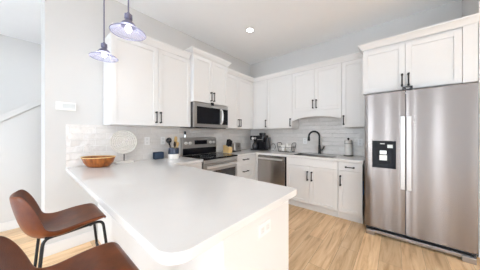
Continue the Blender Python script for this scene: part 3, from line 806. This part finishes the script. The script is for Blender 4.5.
# the peninsula's plate lies sideways
t = thing('wall_outlet', 'white outlet plate on the end panel of the peninsula', 'outlet', (2.2285, -2.80, .755), 'white wall outlets')
m = MB(); fbox(m, fr_pen, -2.86, .0002, .715, -2.742, .006, .79, .002, 1); m.build('plate', white_plastic, t)
for q in (-.027, .027):
    m = MB(); fbox(m, fr_pen, -2.801+q-.017, .005, .735, -2.801+q+.017, .0085, .769, .002, 1); m.build('socket', trim_m, t)
    m = MB()
    for u in (-.007, .007): fbox(m, fr_pen, -2.801+q-.006, .008, .752+u-.0015, -2.801+q+.006, .009, .752+u+.0015)
    m.build('slot', screen_grey, t)
th = thing('thermostat', 'white thermostat panel with grey screen on the left wall', 'thermostat', (.002, -3.41, 1.60))
MB().box(.0002, -3.49, 1.555, .022, -3.325, 1.645, .005).build('body', white_plastic, th)
MB().box(.021, -3.44, 1.575, .0228, -3.335, 1.628).build('screen', screen_grey, th, 'pale grey screen')

# ------------------------------------------------------------------ lamps
for i, (x, y) in enumerate(CANS):
    t = thing('recessed_light', 'round recessed ceiling light near the kitchen corner' if i == 0 else 'added unseen recessed ceiling light', 'ceiling light', (x, y, H), 'recessed ceiling lights')
    MB().lathe((x, y, H-.004), [(CAN_HOLE-.008, 0), (CAN_HOLE+.018, 0), (CAN_HOLE+.018, .0035), (CAN_HOLE-.008, .0035)], 32, close=True).build('trim_ring', trim_m, t)
    MB().cyl((x, y, H-.0025), (x, y, H+.02), CAN_HOLE-.009, seg=32).build('lens', can_glow, t, 'bright glowing lens')
    l = bpy.data.lights.new('downlight', 'AREA'); l.shape = 'DISK'; l.size = .11; l.energy = 16 if x < 0 else CAN_POWER; l.color = (.95, .98, 1)  # unseen hall light runs stronger, added to brighten the hall wall
    o = bpy.data.objects.new('downlight', l); COL.objects.link(o)
    o.parent = t; o.location = (0, 0, -.006)
def pendant(label, x, y, z):
    t = thing('pendant_lamp', label, 'pendant lamp', (x, y, H), 'pendant lamps over the peninsula')
    MB().lathe((x, y, H), [(0, -.03), (.055, -.03), (.065, -.02), (.065, 0), (0, 0)], 28).build('canopy', bronze_m, t)
    MB().cyl((x, y, z+.145), (x, y, H-.02), .0055, seg=10).build('rod', bronze_m, t)
    MB().lathe((x, y, z), [(0, .152), (.010, .152), (.013, .140), (.026, .136), (.027, .104), (.022, .100), (.024, .088), (.040, .074), (.052, .056), (.052, .050), (0, .054)], 28).build('socket', bronze_m, t)
    s = MB().lathe((x, y, z), [(.044, .064), (.052, .050), (.064, .038), (.086, .025), (.108, .013), (.116, .003), (.117, 0), (.1145, 0), (.1135, .003), (.106, .0105), (.085, .0215), (.063, .034), (.050, .046), (.042, .060)], 48, close=True).build('shade', shade_m, t, 'wide shallow clear glass shade')
    MB().tube([(x+.1162*math.cos(2*PI*k/48), y+.1162*math.sin(2*PI*k/48), z+.001) for k in range(48)], .0026, 8, closed=True).build('rim', bronze_m, s, 'slim dark rim')
    MB().sphere((x, y, z+.030), .022, 1, 1, 1.2, 20).build('bulb', bulb_m, t, 'glowing bulb')
    l = bpy.data.lights.new('pendant_glow', 'POINT'); l.energy = 1.3; l.shadow_soft_size = .04; l.color = (1, .97, .94)
    o = bpy.data.objects.new('pendant_glow', l); COL.objects.link(o); o.location = (0, 0, z-.03-H); o.parent = t
pendant('glass shaded pendant lamp further from the camera, hanging lower in the photo', .61, -3.195, 2.045)
pendant('glass shaded pendant lamp nearer the camera, right of the other pendant', 1.285, -3.197, 2.045)

# ------------------------------------------------------------------ counter stools
def bez(p, t):
    p = [Vector(q) for q in p]
    while len(p) > 1: p = [a.lerp(b, t) for a, b in zip(p, p[1:])]
    return p[0]
def stool_shell():
    """one moulded leather shell: waterfall front, dished seat and a low wrap-round back"""
    # centre line (y, z) from the front lip to the top of the back, with half width and side lift
    st = [(.225, .600, .150, .000), (.235, .630, .185, .000), (.21, .655, .212, .001), (.13, .651, .226, .004), (.04, .637, .228, .008), (-.035, .619, .226, .012),
          (-.092, .608, .222, .028), (-.136, .620, .218, .040), (-.168, .660, .214, .048), (-.194, .725, .207, .050), (-.218, .80, .192, .046), (-.234, .862, .162, .034), (-.240, .888, .122, .022)]
    th = [.016, .026, .034, .040, .046, .050, .052, .052, .046, .038, .032, .026, .022]
    nv = 16; bm = bmesh.new(); rows = []
    for i, (y, z, w, lift) in enumerate(st):
        a = st[max(i-1, 0)]; b = st[min(i+1, len(st)-1)]
        d = Vector((0, b[0]-a[0], b[1]-a[1])).normalized()
        nrm = Vector((0, d.z, -d.y))                     # towards the sitter
        if nrm.z < 0 and i < 6: nrm = -nrm
        row = []; low = []
        for k in range(nv+1):
            u = 2*k/nv-1
            p = Vector((w*u, y, z)) + nrm*lift*(abs(u)**2.4)*1.5
            if i < 8: p.z += lift*.25*u*u
            row.append(bm.verts.new(p))
            low.append(bm.verts.new(p-nrm*th[i]*(1-.22*abs(u)**3)+Vector((-u*.012, 0, 0))))
        rows.append(row+low[::-1])
    n = 2*(nv+1)
    for A, B in zip(rows, rows[1:]):
        for k in range(n): bm.faces.new((A[k], A[(k+1) % n], B[(k+1) % n], B[k]))
    for R_ in (rows[0], rows[-1]):
        for k in range(nv): bm.faces.new((R_[k], R_[k+1], R_[n-2-k], R_[n-1-k]))
    bmesh.ops.recalc_face_normals(bm, faces=bm.faces[:])
    mb = MB(); mb._add(bm)
    return mb
def rounded(pts, r, n=5):
    out = [Vector(pts[0])]
    for a, b, c in zip(pts, pts[1:], pts[2:]):
        a, b, c = Vector(a), Vector(b), Vector(c)
        p = b+(a-b).normalized()*r; q_ = b+(c-b).normalized()*r
        for i in range(n+1): out.append(bez([p, b, q_], i/n))
    out.append(Vector(pts[-1])); return out
def make_stool(label):
    t = thing('counter_stool', label, 'stool', (0, 0, 0), 'brown leather counter stools')
    s = stool_shell().build('seat_shell', leather_m, t, 'brown leather shell of seat and low back', weighted=False)
    md_ = s.modifiers.new('sub', 'SUBSURF'); md_.levels = 2; md_.render_levels = 2
    for sx in (-1, 1):
        top = .600
        # each side is one bent tube: rear leg, rail under the seat, front leg
        MB().tube(rounded([(sx*.182, 0, top), (sx*.182, -.115, top), (sx*.214, -.165, .005)], .045), .0098, 10).build('leg', blackm, t, 'black tubular rear leg')
        MB().tube(rounded([(sx*.182, 0, top), (sx*.182, .205, top+.012), (sx*.214, .27, .005)], .045), .0098, 10).build('leg', blackm, t, 'black tubular front leg')
    for y in (-.10, .13):
        MB().tube([(-.182, y, top), (-.10, y, top+.004), (.10, y, top+.004), (.182, y, top)], .009, 8).build('cross_rail', blackm, t)
    MB().tube([(-.199, .238, .27), (.199, .238, .27)], .0095, 10).build('footrest', blackm, t)
    return t
def copy_thing(root, label):
    r = root.copy(); COL.objects.link(r); r['label'] = label
    for ch in root.children:
        c = ch.copy(); COL.objects.link(c); c.parent = r
        for g in ch.children:
            d = g.copy(); COL.objects.link(d); d.parent = c
    return r
s1 = make_stool('brown leather counter stool farther from the camera, its black legs in view')
s2 = copy_thing(s1, 'brown leather counter stool closest to the camera, cut off by the frame')
s1.location = (.86, -3.505, 0)
s2.location = (1.72, -3.56, 0)
